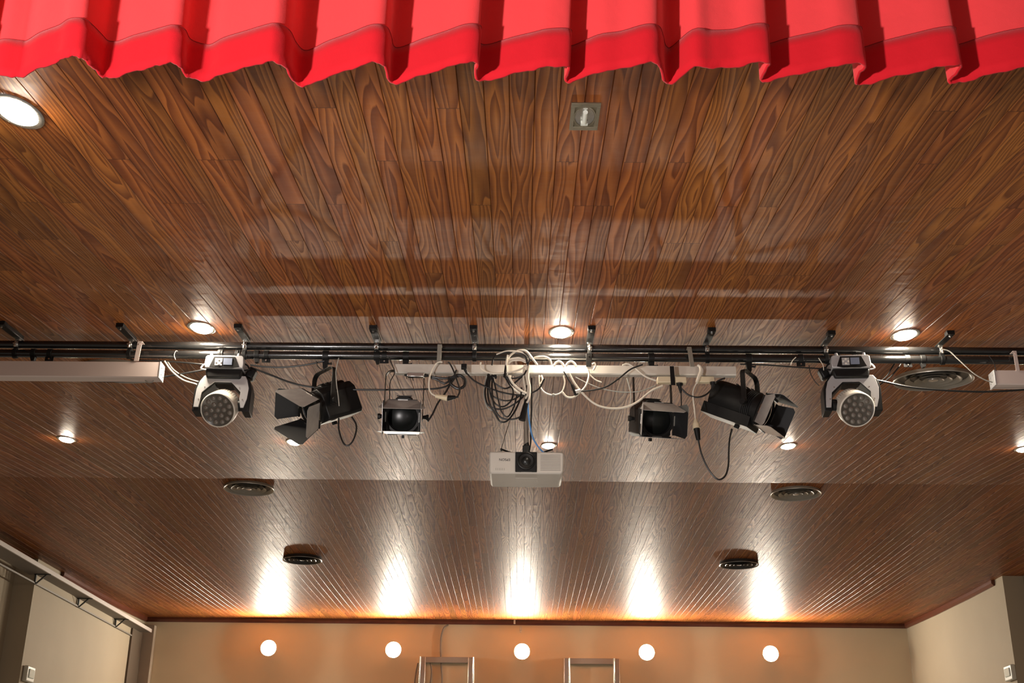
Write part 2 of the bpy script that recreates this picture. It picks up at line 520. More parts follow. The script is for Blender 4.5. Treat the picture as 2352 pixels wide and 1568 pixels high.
# ---------------------------------------------------------------- round air diffusers
def vent(px, py, rad, label, dark=False):
    p = atc(px, py)
    t = thing('air_vent', label, 'air vent', p, (math.atan(slope(p.y)), 0, 0), 'round air diffusers in the ceiling')
    m = M['ventdark'] if dark else M['vent']
    drop = .035 if dark else .022
    mb = MB()
    mb.lathe((0, 0, 0), (0, 0, -1), [(0, rad*.97), (drop*.7, rad*.985), (drop, rad), (drop+.004, rad*.985), (drop, rad*.93), (0.002, rad*.86)], 64)
    mb.build('outer_ring', [m], t)
    mb = MB()
    mb.lathe((0, 0, 0), (0, 0, -1), [(.001, rad*.97), (.001, 0)], 48)
    mb.build('back_plate', M['ventdark'], t)
    for k, rr in enumerate((.70, .47, .27)):
        mb = MB()
        mb.lathe((0, 0, 0), (0, 0, -1), [(.004, rad*(rr-.12)), (drop*.9, rad*rr*.98), (drop+.004, rad*rr), (drop+.001, rad*(rr-.03)), (.006, rad*(rr-.13))], 48)
        mb.build('cone_ring', [m, M['ventlip']], t)
    mb = MB(); mb.lathe((0, 0, 0), (0, 0, -1), [(drop*.4, rad*.13), (drop+.002, rad*.12), (drop+.006, 0)], 32)
    mb.build('centre_cap', M['ventlip'] if not dark else m, t)
    # bright lip on outside
    mb = MB()
    mb.lathe((0, 0, 0), (0, 0, -1), [(drop+.002, rad*1.0), (drop+.007, rad*.99), (drop+.003, rad*.965), (drop+.002, rad*1.0)], 64)
    mb.build('rim', M['ventlip'], t)


vent(572, 1118, .255, 'grey round air vent left of the projector, just behind the ceiling edge')
vent(1828, 1130, .255, 'grey round air vent right of the projector, just behind the ceiling edge')
vent(695, 1280, .250, 'dark round air vent in the rear ceiling, left one', True)
vent(1697, 1291, .250, 'dark round air vent in the rear ceiling, right one', True)
vent(2143, 866, .265, 'large round air vent beside the right moving head')
vent(275, 848, .265, 'round air vent mostly hidden above the long pink-white housing at left')

# ---------------------------------------------------------------- wall lamps on the back wall
def wall_lamp(px, py, label):
    p = at(px, py, YW-.262)
    t = thing('wall_lamp', label, 'wall lamp', p, None, 'wall lamps along the back wall')
    mb = MB(); mb.lathe((0, .26, 0), (0, -1, 0), [(0, .055), (.018, .055), (.022, .045), (.022, .014), (.11, .014), (.115, .05), (.232, .125), (.227, .118), (.125, .05), (.12, 0)], 28)
    mb.build('mount', M['white'], t)
    mb = MB(); mb.lathe((0, .105, 0), (0, -1, 0), [(0, .03), (.015, .042), (.055, .048), (.090, .044), (.112, .026), (.12, 0)], 24)
    mb.build('bulb', M['wallbulb'], t)


for px, py, nm in ((616, 1487, 'first from the left'), (903, 1491, 'second from the left'), (1199, 1495, 'middle one of five'),
                   (1486, 1497, 'second from the right'), (1771, 1500, 'first from the right')):
    wall_lamp(px, py, 'glowing wall lamp high on the back wall, ' + nm)

# ---------------------------------------------------------------- red valance curtain
HZ = ZC + 1.90
hem = [(-190, 184), (-150, 158), (-95, 136), (-60, 150), (-40, 180), (0, 175), (34, 178), (53, 178), (85, 161), (129, 146), (150, 134), (170, 131), (185, 134), (200, 146), (218, 163), (235, 178), (262, 180),
       (299, 168), (340, 158), (367, 151), (391, 146), (411, 153), (422, 172), (442, 182), (476, 187), (510, 172), (561, 158), (605, 146), (629, 143),
       (653, 156), (667, 180), (684, 197), (707, 198), (748, 180), (800, 163), (848, 146), (875, 148), (885, 163), (893, 189), (916, 193), (967, 175),
       (1018, 160), (1066, 145), (1094, 147), (1090, 163), (1094, 184), (1120, 187), (1171, 173), (1222, 162), (1256, 155), (1300, 154), (1303, 163), (1297, 187),
       (1317, 189), (1375, 167), (1426, 160), (1481, 146), (1508, 148), (1518, 167), (1525, 189), (1545, 193), (1596, 156), (1637, 158), (1688, 156),
       (1736, 145), (1765, 146), (1755, 163), (1746, 187), (1770, 187), (1824, 173), (1892, 160), (1943, 148), (1984, 151), (1972, 170), (1965, 194), (1991, 195),
       (2045, 180), (2113, 165), (2171, 153), (2205, 152), (2190, 173), (2178, 190), (2198, 192), (2232, 185), (2283, 170), (2352, 156), (2420, 150), (2418, 170), (2405, 192), (2430, 194), (2500, 172), (2580, 155)]
plan = crom([atz(a, b, HZ) for a, b in hem], 5)


def strip(plan, z0, z1, rows, off, flare, seed):
    rnd = random.Random(seed)
    mb = MB(); prev = None
    ym = sum(p.y for p in plan)/len(plan)
    n = len(plan)
    for k in range(rows+1):
        f = k/rows
        z = z0+(z1-z0)*f
        cur = []
        for i, p in enumerate(plan):
            a = plan[max(i-1, 0)]; b = plan[min(i+1, n-1)]
            d = (b-a); d.z = 0; d.normalize() if d.length > 0 else None
            nn = Vector((d.y, -d.x, 0))
            hh = (z-HZ)
            x = p.x + .010*math.sin(p.x*2.2+1.3)*hh*4
            y = ym + (p.y-ym)*(1+flare*hh)
            zz = z
            if hh < .01: zz += .0022*math.sin(i*.83) + .0012*math.sin(i*1.9)
            q = Vector((x, y, zz)) + nn*off
            cur.append(mb.v(q))
        if prev:
            for i in range(n-1): mb.face([prev[i], prev[i+1], cur[i+1], cur[i]])
        prev = cur
    return mb


cur = thing('stage_curtain', 'red pleated stage valance hanging across the top of the picture', 'curtain', (0, plan[0].y, HZ))
HB = .118
o = strip(plan, HZ+.004, HZ+.75, 18, 0, .55, 1).build('drape', M['red'], smooth=True, ang=80)
s = o.modifiers.new('thickness', 'SOLIDIFY'); s.thickness = .003; s.offset = 0
o2 = strip(plan, HZ, HZ+HB, 4, .0035, .55, 1).build('hem', M['redhemshade'], smooth=True, ang=80)
s = o2.modifiers.new('thickness', 'SOLIDIFY'); s.thickness = .006; s.offset = 0
o3 = strip(plan, HZ+HB-.0005, HZ+HB+.0008, 1, .0056, .55, 1).build('seam', M['seam'], smooth=True)
s = o3.modifiers.new('thickness', 'SOLIDIFY'); s.thickness = .002
for q in (o, o2, o3):
    q.parent = cur; q.matrix_parent_inverse = Matrix.Translation(-Vector(cur.location))

# ---------------------------------------------------------------- lighting bar
YB = 6.85
K = YB/math.cos(PITCH)/FPX          # metres per pixel near the bar
PU = at(1176, 799, YB); PL = at(1176, 819.5, YB-.01)
RP = .0245
def pipe(name, p, r, label, mat='blackgloss'):
    mb = MB()
    x0, x1 = XL-RC, XR+RC
    mb.cyl((x0, p.y, p.z), (x1, p.y, p.z), r, r, 32)
    for x in (-4.3, -2.0, .38, 2.6, 4.7):
        mb.cyl((x-.05, p.y, p.z), (x+.05, p.y, p.z), r*1.035, r*1.035, 32)
    return tag(mb.build(name, M[mat]), label, 'pipe')
pipe('lighting_pipe', PU, RP, 'upper of the two long black horizontal pipes under the ceiling')
pipe('lighting_pipe', PL, RP, 'lower of the two long black horizontal pipes, carrying the spotlights')

# ceiling brackets
bx = [(3, 735, 42), (270, 740, 308), (545, 742, 566), (855, 745, 868), (1088, 745, 1090), (1360, 746, 1353), (1637, 750, 1620), (1915, 757, 1888), (2190, 757, 2150)]
names = ['leftmost, cut by the left picture edge', 'second from the left', 'above the left moving head', 'fourth from the left',
         'left of the coiled cables', 'right of the centre downlight', 'above the cream socket strip', 'above the right moving head', 'rightmost']
for (xa, ya, xb), nm in zip(bx, names):
    f = atc(xa, ya+4)
    e = at(xb, 803, YB-.0)
    x = (f.x+e.x)/2
    t = thing('pipe_bracket', 'black steel ceiling bracket holding the pipes, ' + nm, 'bracket', (x, f.y, zceil(f.y)), None, 'ceiling brackets of the lighting bar')
    zc = zceil(f.y)
    L = YB - f.y
    zt = -.026
    ze = PU.z + RP + .014 - zc
    sl = (ze - zt)/(L)
    mb = MB()
    # foot against the ceiling, folded strap, arm
    mb.box((0, .0, -.014), (.046, .05, .028))
    mb.build('foot', M['black'], t, bevel=.003)
    mb = MB()
    rot = Matrix.Rotation(math.atan(sl), 3, 'X')
    mb.box((0, L/2, (zt+ze)/2), (.042, L+.06, .005), rot)
    mb.box((.0195, L/2, (zt+ze)/2+.010), (.004, L+.04, .022), rot)
    mb.build('arm', M['blackmetal'], t, bevel=.001)
    mb = MB(); mb.cyl((0, -.004, zt-.002), (0, -.004, zt-.010), .0075, .0075, 6); mb.cyl((0, -.004, zt-.010), (0, -.004, zt-.014), .004, .004, 10)
    mb.build('bolt', M['chrome'], t)
    # clamp round the pipe with wing bolt
    mb = MB()
    zc2 = PU.z - zc
    mb.lathe((-.012, L, zc2), (1, 0, 0), [(0, RP+.001), (0, RP+.006), (.024, RP+.006), (.024, RP+.001)], 28)
    mb.box((0, L-.006, zc2+RP+.008), (.026, .03, .016))
    mb.box((0, L-RP-.008, zc2-.002), (.012, .010, .034))
    mb.cyl((0, L-RP-.014, zc2+.012), (0, L-RP-.014, zc2-.030), .0048, .0048, 8)
    mb.cyl((0, L-RP-.014, zc2-.016), (0, L-RP-.014, zc2-.028), .0085, .0085, 6)
    mb.box((0, L-RP-.015, zc2-.006), (.026, .007, .007))
    mb.build('pipe_clamp', M['chrome'], t, bevel=.0008)
    mb = MB(); mb.box((0, L-.012, (zc2+PL.z-zc)/2-.01), (.026, .012, .055)); mb.lathe((-.012, L-.01, PL.z-zc), (1, 0, 0), [(0, RP+.001), (0, RP+.006), (.024, RP+.006), (.024, RP+.001)], 28)
    mb.build('lower_clamp', M['black'], t, bevel=.001)

# small hook clamps left empty on the lower pipe
for px, py, nm, pl in ((74, 824, 'at the far left', 0), (112, 824, 'second from the left', 1), (588, 833, 'just right of the left moving head', 0), (610, 836, 'between left moving head and left spotlight', 1), (866, 835, 'left of the white trunking', 0),
                       (882, 838, 'at the left end of the trunking', 1), (1841, 846, 'left of the right moving head', 1), (2087, 845, 'above the large air vent, left one', 1), (2122, 842, 'above the large air vent, right one', 0)):
    p = at(px, py, YB-.02)
    t = thing('hook_clamp', 'small black empty clamp under the lower pipe, ' + nm, 'clamp', (p.x, PL.y, PL.z), None, 'empty hook clamps on the lower pipe')
    mb = MB()
    mb.lathe((-.014, 0, 0), (1, 0, 0), [(0, RP+.001), (0, RP+.005), (.028, RP+.005), (.028, RP+.001)], 24)
    if pl: mb.box((0, -.004, -RP-.012), (.052, .004, .026))
    else: mb.prism([(-.016, -RP), (.016, -RP), (.012, -RP-.024), (-.006, -RP-.028)], -.014, .014)
    mb.build('hook', M['black'], t, bevel=.001)
    mb = MB(); mb.cyl((0, -.006, -RP-.012), (0, -.012, -RP-.012), .005, .005, 8); mb.build('bolt', M['chrome'], t)

# ---------------------------------------------------------------- white trunking and housings
def extr_box(name, pa, pb, Y, hpx, depth, mat, label, cat, capm=None, lip=True):
    a = at(pa[0], pa[1], Y); b = at(pb[0], pb[1], Y)
    z = (a.z+b.z)/2
    L = b.x-a.x
    t = thing(name, label, cat, (a.x, Y, z))
    h = hpx*K
    mb = MB()
    prof = [(0, 0), (0, -h+.006), (.006, -h), (depth-.006, -h), (depth, -h+.006), (depth, 0), (depth-.006, .0), (.006, .0)]
    A = [mb.v((0, y, zz)) for y, zz in prof]; B = [mb.v((L, y, zz)) for y, zz in prof]
    mb.face(A); mb.face(B[::-1]); n = len(prof)
    for i in range(n): mb.face([A[i], B[i], B[(i+1) % n], A[(i+1) % n]])
    mb.build('body', M[mat], t, ang=20)
    if capm:
        for xx in (-.004, L):
            mb = MB(); mb.box((xx+.002, depth/2, -h/2), (.008, depth+.006, h+.006))
            for q in (.25, .75): mb.cyl((xx-.006, depth*q, -h*.3), (xx+.012, depth*q, -h*.3), .005, .005, 8); mb.cyl((xx-.006, depth*q, -h*.72), (xx+.012, depth*q, -h*.72), .005, .005, 8)
            mb.build('end_cap', M[capm], t, bevel=.002)
    return t, a, b, z, h
def strap(t, px, ptop, pbot, mat='strap', w=.012, Y=None, lab=None):
    Y = Y or t.location.y
    a = at(px[0], ptop, Y-.003); b = at(px[1], pbot, Y-.003)
    o = t.location
    mb = MB()
    mb.prism([(a.x-w/2-o.x, a.z-o.z), (a.x+w/2-o.x, a.z-o.z), (b.x+w/2-o.x, b.z-o.z), (b.x-w/2-o.x, b.z-o.z)], -.006, -.002)
    mb.box((a.x-o.x, .02, a.z-o.z), (w, .05, .003))
    mb.cyl((a.x-o.x, -.006, a.z-o.z-.018), (a.x-o.x, -.010, a.z-o.z-.018), .004, .004, 8)
    mb.build('strap', M[mat], t, bevel=.0006)

YT = YB-.080
tk, *_ = extr_box('cable_trunking', (908, 835), (1690, 842), YT, 21, .05, 'tray', 'long pale metal cable trunking under the black pipes, crowded with cables', 'cable trunking')
strap(tk, (1010, 1008), 791, 836, w=.026)
strap(tk, (1583, 1590), 797, 842, w=.026)
strap(tk, (1352, 1352), 812, 842, 'blackmetal', w=.03)

hl, *_ = extr_box('linear_housing', (-260, 827), (368, 831), YB-.10, 37, .085, 'pinkwhite', 'long pinkish-white linear light housing hanging under the pipe at the left', 'linear light', 'silver')
strap(hl, (322, 313), 784, 829, 'pinkwhite', w=.028)
hr, *_ = extr_box('linear_housing', (2284, 850), (2700, 853), YB-.06, 34, .085, 'pinkwhite', 'pinkish-white linear light housing cut by the right picture edge', 'linear light', 'silver')
strap(hr, (2330, 2338), 806, 852, 'pinkwhite', w=.022)

# ---------------------------------------------------------------- cables
def cable(name, pts, r, mat, label, Y=None, cat='cable', k=8, parent=None):
    P = []
    for q in pts:
        y = (YC if Y is None else Y) + (q[2] if len(q) > 2 else 0)
        P.append(at(q[0], q[1], y))
    mb = MB(); mb.tube(crom(P, k), r*1.3, 8)
    o = mb.build(name, M[mat], parent)
    if parent is None: tag(o, label, cat)
    else:
        o.matrix_parent_inverse = Matrix.Translation(-Vector(parent.location))
    return o
BC = 'blackcable'; WC = 'whitecable'; GC = 'greycable'
YC = YB-.105
cable('signal_cable', [(120, 868), (200, 874), (270, 876), (330, 872), (370, 866), (430, 856), (485, 846)], .0042, BC, 'black cable running from under the left housing to the left moving head', YB+.0)
cable('wire', [(230, 866), (280, 875), (330, 877), (352, 874)], .0025, GC, 'thin grey wire sagging under the left linear housing', YB-.02)
cable('wire', [(328, 865), (338, 877), (350, 877), (354, 868)], .0028, GC, 'small grey wire hook under the right end of the left housing', YB-.05)
cable('power_cable', [(300, 826), (370, 829), (430, 833), (495, 840)], .0038, BC, 'black cable leaving the pipe towards the top of the left moving head', YB)
cable('white_cable', [(378, 829), (395, 852), (420, 872), (450, 882), (468, 892)], .0036, WC, 'pale cable hanging between left housing and left moving head', YB-.02)
cable('wire', [(384, 829), (400, 850), (430, 868), (468, 880)], .003, GC, 'thin dark grey wire behind the pale cable left of the left moving head', YB+.0)
cable('wire', [(403, 826), (400, 815), (404, 806), (408, 806)], .0016, GC, 'thin wire loop around the lower pipe, left of the left moving head', YB-.04)
cable('signal_cable', [(575, 838), (610, 842), (650, 843), (700, 838), (745, 829)], .0042, BC, 'black cable from the left moving head rising to the pipe above the left spotlight', YB-.03)
cable('signal_cable', [(575, 843), (620, 860), (670, 879), (720, 889), (800, 894), (880, 895), (960, 894), (1010, 891), (1035, 880), (1052, 855), (1058, 840)], .0044, BC, 'long black cable sagging behind the left spotlights to the trunking', YB+.02)
cable('safety_wire', [(778, 822), (772, 850), (773, 880), (777, 910), (779, 932)], .0022, GC, 'pale safety wire hanging in front of the left-facing spotlight', YB-.16)
cable('wire', [(727, 828), (728, 838), (735, 846), (745, 850)], .002, BC, 'thin black wire beside the yoke of the left-facing spotlight', YB-.05)
cable('power_cable', [(778, 960), (778, 985), (786, 1012), (796, 1023), (808, 1016), (817, 995), (818, 975), (808, 957)], .0040, BC, 'black cable loop hanging under the left-facing spotlight', YB-.06)
cable('power_cable', [(1048, 850), (1040, 870), (1024, 900), (1006, 925), (994, 950), (982, 968)], .0042, BC, 'black cable running down to the right side of the second spotlight', YC)
cable('power_cable', [(1030, 866), (1036, 882), (1052, 892), (1066, 886), (1068, 872), (1058, 862), (1044, 862)], .0068, BC, 'thick black cable ring under the left half of the trunking', YC)
cable('power_cable', [(990, 868), (1004, 872), (1022, 880), (1040, 868), (1055, 864)], .0045, BC, 'short black cable running along under the trunking left of the thick ring', YC)
cable('power_cable', [(986, 864), (1010, 868), (1030, 868), (1048, 862)], .0055, BC, 'black cable tucked under the trunking beside the metal junction box', YC)

# junction box
p = at(955, 862, YC)
t = thing('junction_box', 'small shiny metal connector box under the left end of the trunking', 'connector box', p)
mb = MB(); mb.box((0, 0, 0), (.10, .03, .024)); mb.build('body', M['chrome'], t, bevel=.003)
mb = MB(); mb.cyl((-.05, 0, 0), (-.068, 0, .002), .008, .006, 12); mb.cyl((.05, 0, 0), (.075, 0, -.001), .010, .008, 12); mb.build('gland', M['black'], t)
mb = MB(); mb.cyl((-.02, -.002, -.012), (-.014, -.002, -.034), .0035, .002, 8); mb.box((-.052, -.01, -.01), (.004, .004, .03)); mb.build('pin', M['black'], t)

# white flex loop with extension socket and black plug
t = thing('extension_socket', 'cream extension socket with a black plug hanging left of the coiled cables', 'extension socket', at(1012, 912, YC-.02))
A = at(1000, 909, YC-.02); B = at(1026, 914, YC-.02); Cc = at(1046, 912, YC-.02)
o = t.location
mb = MB(); mb.cyl(A-o, B-o, .010, .017, 20); mb.cyl(B-o, B-o+(B-A).normalized()*.004, .0175, .0175, 20); mb.build('socket', M['cream'], t)
mb = MB(); mb.cyl(B-o+Vector((.004, 0, 0)), Cc-o, .0165, .010, 16); mb.cyl(Cc-o, Cc-o+Vector((.018, 0, .003)), .006, .005, 10); mb.build('plug', M['black'], t)
cable('flex', [(1000, 909), (990, 902), (985, 888), (987, 865), (996, 842), (1006, 832), (1016, 831)], .0036, WC, '', YC-.03, parent=t)
cable('flex', [(1052, 909), (1056, 897), (1052, 880), (1042, 852), (1034, 836), (1029, 831)], .0036, BC, '', YC-.03, parent=t)

# black plug at the trunking with its cable
t = thing('power_plug', 'black plug and cable on the front of the trunking, left of the coil', 'plug', at(1066, 842, YC-.04))
o = t.location
mb = MB(); mb.box((0, 0, 0), (.034, .028, .030)); mb.cyl(Vector((.006, 0, -.014)), Vector((.018, 0, -.046)), .011, .006, 12); mb.build('plug', M['black'], t, bevel=.003)
cable('flex', [(1073, 858), (1088, 873), (1112, 886), (1150, 900), (1190, 907), (1215, 904), (1238, 892), (1250, 870)], .0038, BC, '', YC-.04, parent=t)

# coil of cables hung on the trunking
rr = random.Random(5)
coil = thing('cable_coil', 'large tangled coil of black and white cables draped over the trunking', 'cable coil', at(1170, 880, YC-.04))
def coilloop(pts, r, mat, dy=0):
    pts = [(a, b, dy + (rr.random()-.5)*.012) for a, b in pts]
    return cable('cable_loop', pts, r, mat, '', YC-.04, parent=coil)
coilloop([(1121, 862), (1116, 885), (1114, 905), (1120, 928), (1137, 938), (1160, 938), (1185, 925), (1203, 908), (1210, 885)], .0040, BC)
coilloop([(1123, 862), (1120, 890), (1124, 925), (1140, 955), (1150, 968), (1165, 966), (1182, 945), (1195, 915), (1198, 890)], .0040, BC)
coilloop([(1127, 862), (1124, 890), (1130, 915), (1142, 930), (1158, 933), (1175, 918), (1178, 895), (1168, 872), (1156, 862)], .0038, BC)
coilloop([(1131, 866), (1130, 895), (1134, 930), (1146, 955), (1168, 963), (1195, 957), (1208, 938), (1213, 910)], .0040, BC)
coilloop([(1120, 860), (1123, 880), (1128, 905), (1150, 918), (1172, 919), (1192, 910), (1205, 895)], .0036, BC)
coilloop([(1133, 868), (1138, 890), (1145, 920), (1152, 945), (1166, 957), (1180, 935), (1187, 908)], .0034, BC)
coilloop([(1121, 856), (1135, 878), (1155, 891), (1170, 889), (1188, 874), (1205, 858), (1210, 840)], .0038, BC)
coilloop([(1157, 858), (1165, 866), (1185, 868), (1205, 858), (1214, 838)], .0038, BC)
coilloop([(1212, 840), (1205, 818), (1180, 810), (1150, 812), (1134, 822), (1130, 838)], .0036, BC, -.01)
coilloop([(1104, 832), (1104, 846), (1120, 855), (1150, 857), (1190, 850), (1212, 836), (1213, 818), (1195, 808), (1165, 806), (1140, 814)], .0042, WC, -.012)
coilloop([(1212, 838), (1216, 822), (1200, 808), (1175, 806), (1148, 812)], .0034, BC, -.016)
coilloop([(1163, 838), (1170, 826), (1190, 822), (1207, 828)], .0050, WC, -.008)
coilloop([(1168, 835), (1176, 828), (1195, 827), (1208, 832)], .0048, WC, -.01)
coilloop([(1164, 850), (1165, 830), (1172, 816), (1190, 805), (1208, 806), (1222, 822), (1234, 838)], .0052, WC, -.006)
coilloop([(1165, 860), (1163, 835), (1166, 815)], .0044, WC, -.014)
coilloop([(1222, 826), (1232, 820), (1250, 819), (1262, 825), (1267, 838)], .0050, WC, -.006)
coilloop([(1205, 838), (1202, 860), (1204, 880), (1206, 895), (1200, 905)], .0045, WC)
coilloop([(1210, 838), (1209, 862), (1213, 885), (1212, 905), (1207, 915)], .0045, WC)
coilloop([(1215, 838), (1213, 866), (1217, 890), (1215, 915), (1210, 925)], .0048, WC, -.01)
coilloop([(1168, 862), (1178, 880), (1195, 895), (1210, 903)], .0048, WC, -.01)
coilloop([(1172, 862), (1174, 885), (1190, 900), (1206, 905)], .0046, WC, -.004)
coilloop([(1133, 858), (1136, 880), (1141, 905)], .0034, WC)
coilloop([(1158, 862), (1168, 880), (1178, 895), (1178, 912)], .0036, BC)
coilloop([(1118, 862), (1113, 888), (1113, 915), (1122, 938), (1145, 945)], .0036, GC, .01)
mb = MB()
o = coil.location
A = at(1210, 918, YC-.03)-o; B = at(1199, 965, YC-.03)-o
mb.cyl(A, B, .012, .021, 16); mb.build('plug', M['black'], coil, bevel=.002)
mb = MB(); A = at(1162, 838, YC-.055)-o; B = at(1160, 866, YC-.055)-o; mb.cyl(A, B, .006, .010, 12); mb.build('plug', M['black'], coil)
mb = MB(); mb.box(at(1135, 865, YC-.03)-o, (.034, .03, .018)); mb.build('tie', M['black'], coil, bevel=.003)

# right of the coil
cable('white_cable', [(1238, 862), (1240, 885), (1250, 900), (1270, 907), (1290, 900), (1297, 880), (1294, 862)], .0036, WC, 'pale cable arc with a dark clip under the trunking below the centre downlight')
p = at(1271, 907, YC-.005); mb = MB(); mb.lathe(p, (0, -1, 0), [(-.008, 0), (-.006, .008), (.004, .0095), (.009, .006), (.010, 0)], 14)
tag(mb.build('cable_clip', M['greycable']), 'small round dark clip at the lowest point of the pale cable arc', 'clip')
cable('white_cable', [(1243, 862), (1246, 872), (1242, 882)], .005, WC, 'short thick white cable stub under the trunking beside the projector pole')
cable('white_cable', [(1291, 900), (1302, 911), (1316, 912), (1330, 903), (1346, 885), (1353, 862), (1351, 850)], .0046, WC, 'white cable loop hanging under the trunking right of the centre', YC-.02)
cable('white_cable', [(1308, 858), (1320, 880), (1340, 905), (1368, 928), (1400, 937), (1435, 935), (1465, 922), (1495, 898), (1522, 885)], .0048, WC, 'longest white cable sagging from the trunking to the cream socket strip', YC-.03)
cable('white_cable', [(1322, 866), (1350, 880), (1385, 893), (1430, 900), (1470, 898), (1505, 886)], .0024, GC, 'thin beige wire swinging behind the longest white cable', YC)
cable('white_cable', [(1354, 860), (1368, 872), (1382, 878)], .0030, WC, 'short thin beige cable end under the trunking', YC)
cable('white_cable', [(1430, 838), (1443, 836), (1460, 846), (1482, 864), (1507, 874)], .0044, WC, 'white cable crossing the trunking face down to the cream socket strip', YC-.03)
cable('white_cable', [(1363, 850), (1368, 840), (1366, 834), (1360, 836)], .0042, WC, 'small white cable loop over the trunking below the bracket', YC-.03)
for a, b, nm in ((1272, 1296, 'left of two'), (1300, 1324, 'right of two')):
    cable('white_cable', [(a, 840), (a+5, 833), ((a+b)/2, 830), (b-5, 834), (b, 842)], .006, WC, 'white cable hump over the brightly lit trunking, ' + nm, YC-.02)
t = thing('power_plug', 'black and white plug joint hanging under the trunking right of the centre', 'plug', at(1322, 896, YC-.04))
o = t.location
mb = MB(); mb.cyl(at(1314, 884, YC-.04)-o, at(1324, 906, YC-.04)-o, .008, .013, 14); mb.build('plug', M['black'], t)
mb = MB(); mb.cyl(at(1322, 900, YC-.05)-o, at(1334, 896, YC-.05)-o, .013, .009, 14); mb.build('socket', M['white'], t)
cable('flex', [(1295, 853), (1305, 870), (1316, 888)], .0034, BC, '', YC-.04, parent=t)
cable('flex', [(1333, 898), (1360, 896), (1392, 888), (1420, 870), (1448, 848), (1476, 837)], .0038, BC, '', YC-.04, parent=t)

# cream socket strip
t = thing('socket_strip', 'cream multi-socket strip strapped under the right half of the trunking', 'socket strip', at(1540, 873, YC-.02))
o = t.location
a = at(1509, 872, YC-.02)-o; b = at(1576, 876, YC-.02)-o
mb = MB(); mb.box((a+b)/2, (b.x-a.x, .045, .036)); mb.build('body', M['cream'], t, bevel=.004)
a = at(1620, 873, YC)-o
mb = MB(); mb.box(a, (.10, .04, .034)); mb.build('body', M['cream'], t, bevel=.004)
mb = MB(); p1 = at(1543, 841, YC-.05)-o; p2 = at(1546, 884, YC-.05)-o
mb.prism([(p1.x-.012, p1.z), (p1.x+.012, p1.z), (p2.x+.013, p2.z), (p2.x-.013, p2.z)], p1.y-.002, p1.y+.003); mb.build('strap', M['black'], t)
for (xa, ya, xb, yb) in ((1561, 881, 1564, 898), (1638, 878, 1636, 890)):
    mb = MB(); mb.cyl(at(xa, ya, YC-.03)-o, at(xa, ya+4, YC-.03)-o, .020, .018, 18); mb.cyl(at(xa, ya+4, YC-.03)-o, at(xb, yb+4, YC-.03)-o, .013, .006, 14); mb.build('plug', M['black'], t)
cable('flex', [(1566, 893), (1580, 906), (1600, 912), (1618, 908), (1632, 897), (1636, 888)], .0040, BC, '', YC-.03, parent=t)
cable('flex', [(1564, 900), (1565, 925), (1564, 950)], .0026, BC, '', YC-.03, parent=t)
cable('flex', [(1636, 884), (1650, 874), (1665, 868)], .0036, BC, '', YC, parent=t)

# hanging white flex with in-line socket and black plug
t = thing('extension_socket', 'white in-line socket with a black plug dangling beside the right-facing spotlight', 'extension socket', at(1598, 980, YC-.03))
o = t.location
mb = MB(); A = at(1597, 962, YC-.03)-o; B = at(1598, 972, YC-.03)-o; D = at(1600, 984, YC-.03)-o
mb.cyl(A, B, .007, .016, 20); mb.cyl(B, D, .018, .024, 20); mb.build('socket', M['cream'], t)
mb = MB(); E = at(1604, 1010, YC-.03)-o; mb.cyl(D, E, .019, .013, 16); mb.build('plug', M['black'], t, bevel=.001)
cable('flex', [(1604, 839), (1610, 850), (1607, 868), (1598, 882), (1592, 898), (1592, 915), (1595, 940), (1597, 962)], .0034, WC, '', YC-.03, parent=t)
cable('flex', [(1604, 1010), (1610, 1038), (1622, 1068), (1638, 1092), (1652, 1101), (1666, 1092), (1673, 1068), (1674, 1035), (1676, 1008), (1681, 985)], .0040, BC, '', YC-.03, parent=t)
cable('white_cable', [(1602, 838), (1608, 842), (1609, 852), (1604, 866), (1600, 878)], .0062, WC, 'thick white cable end beside the right trunking strap', YC-.045)

# right side
cable('signal_cable', [(1700, 836), (1760, 838), (1830, 843), (1895, 847)], .0036, BC, 'black cable under the pipe between right spotlight and right moving head', YB-.01)
cable('signal_cable', [(1985, 868), (2030, 876), (2080, 887), (2140, 894), (2230, 899), (2300, 898), (2420, 890)], .0048, BC, 'long black cable sagging from the right moving head to the right picture edge', YB-.02)
cable('signal_cable', [(1992, 893), (2012, 882), (2035, 865), (2050, 842), (2058, 830)], .0034, BC, 'black cable rising behind the right moving head, nearer of the pair', YB+.03)
cable('signal_cable', [(1996, 898), (2020, 884), (2044, 866), (2062, 846), (2072, 832)], .0034, BC, 'black cable rising behind the right moving head, farther of the pair', YB+.05)
cable('wire', [(2160, 802), (2180, 806), (2200, 824), (2235, 856), (2262, 872), (2280, 878)], .0028, GC, 'thin grey wire from the rightmost bracket to the right housing', YB-.07)
cable('wire', [(2270, 815), (2282, 832), (2288, 852)], .0018, BC, 'thin dark wire above the end cap of the right housing', YB-.06)
cable('wire', [(1858, 838), (1862, 858), (1872, 876), (1882, 886)], .0022, BC, 'thin dark wire left of the right moving head', YB-.05)
cable('wire', [(1880, 822), (1890, 838), (1892, 850)], .0020, WC, 'short pale wire on the pipe left of the right moving head', YB-.08)
cable('wire', [(1816, 838), (1820, 828), (1828, 820)], .0020, WC, 'short pale wire crossing the lower pipe right of the right spotlight', YB-.05)
cable('safety_wire', [(893, 818), (898, 832), (905, 848), (906, 858), (897, 875), (895, 895), (895, 918)], .0022, BC, 'dark safety wire left of the second spotlight', YC-.02)
cable('safety_wire', [(1440, 868), (1446, 890), (1449, 905), (1448, 930)], .0022, GC, 'pale safety wire left of the third spotlight', YC-.02)

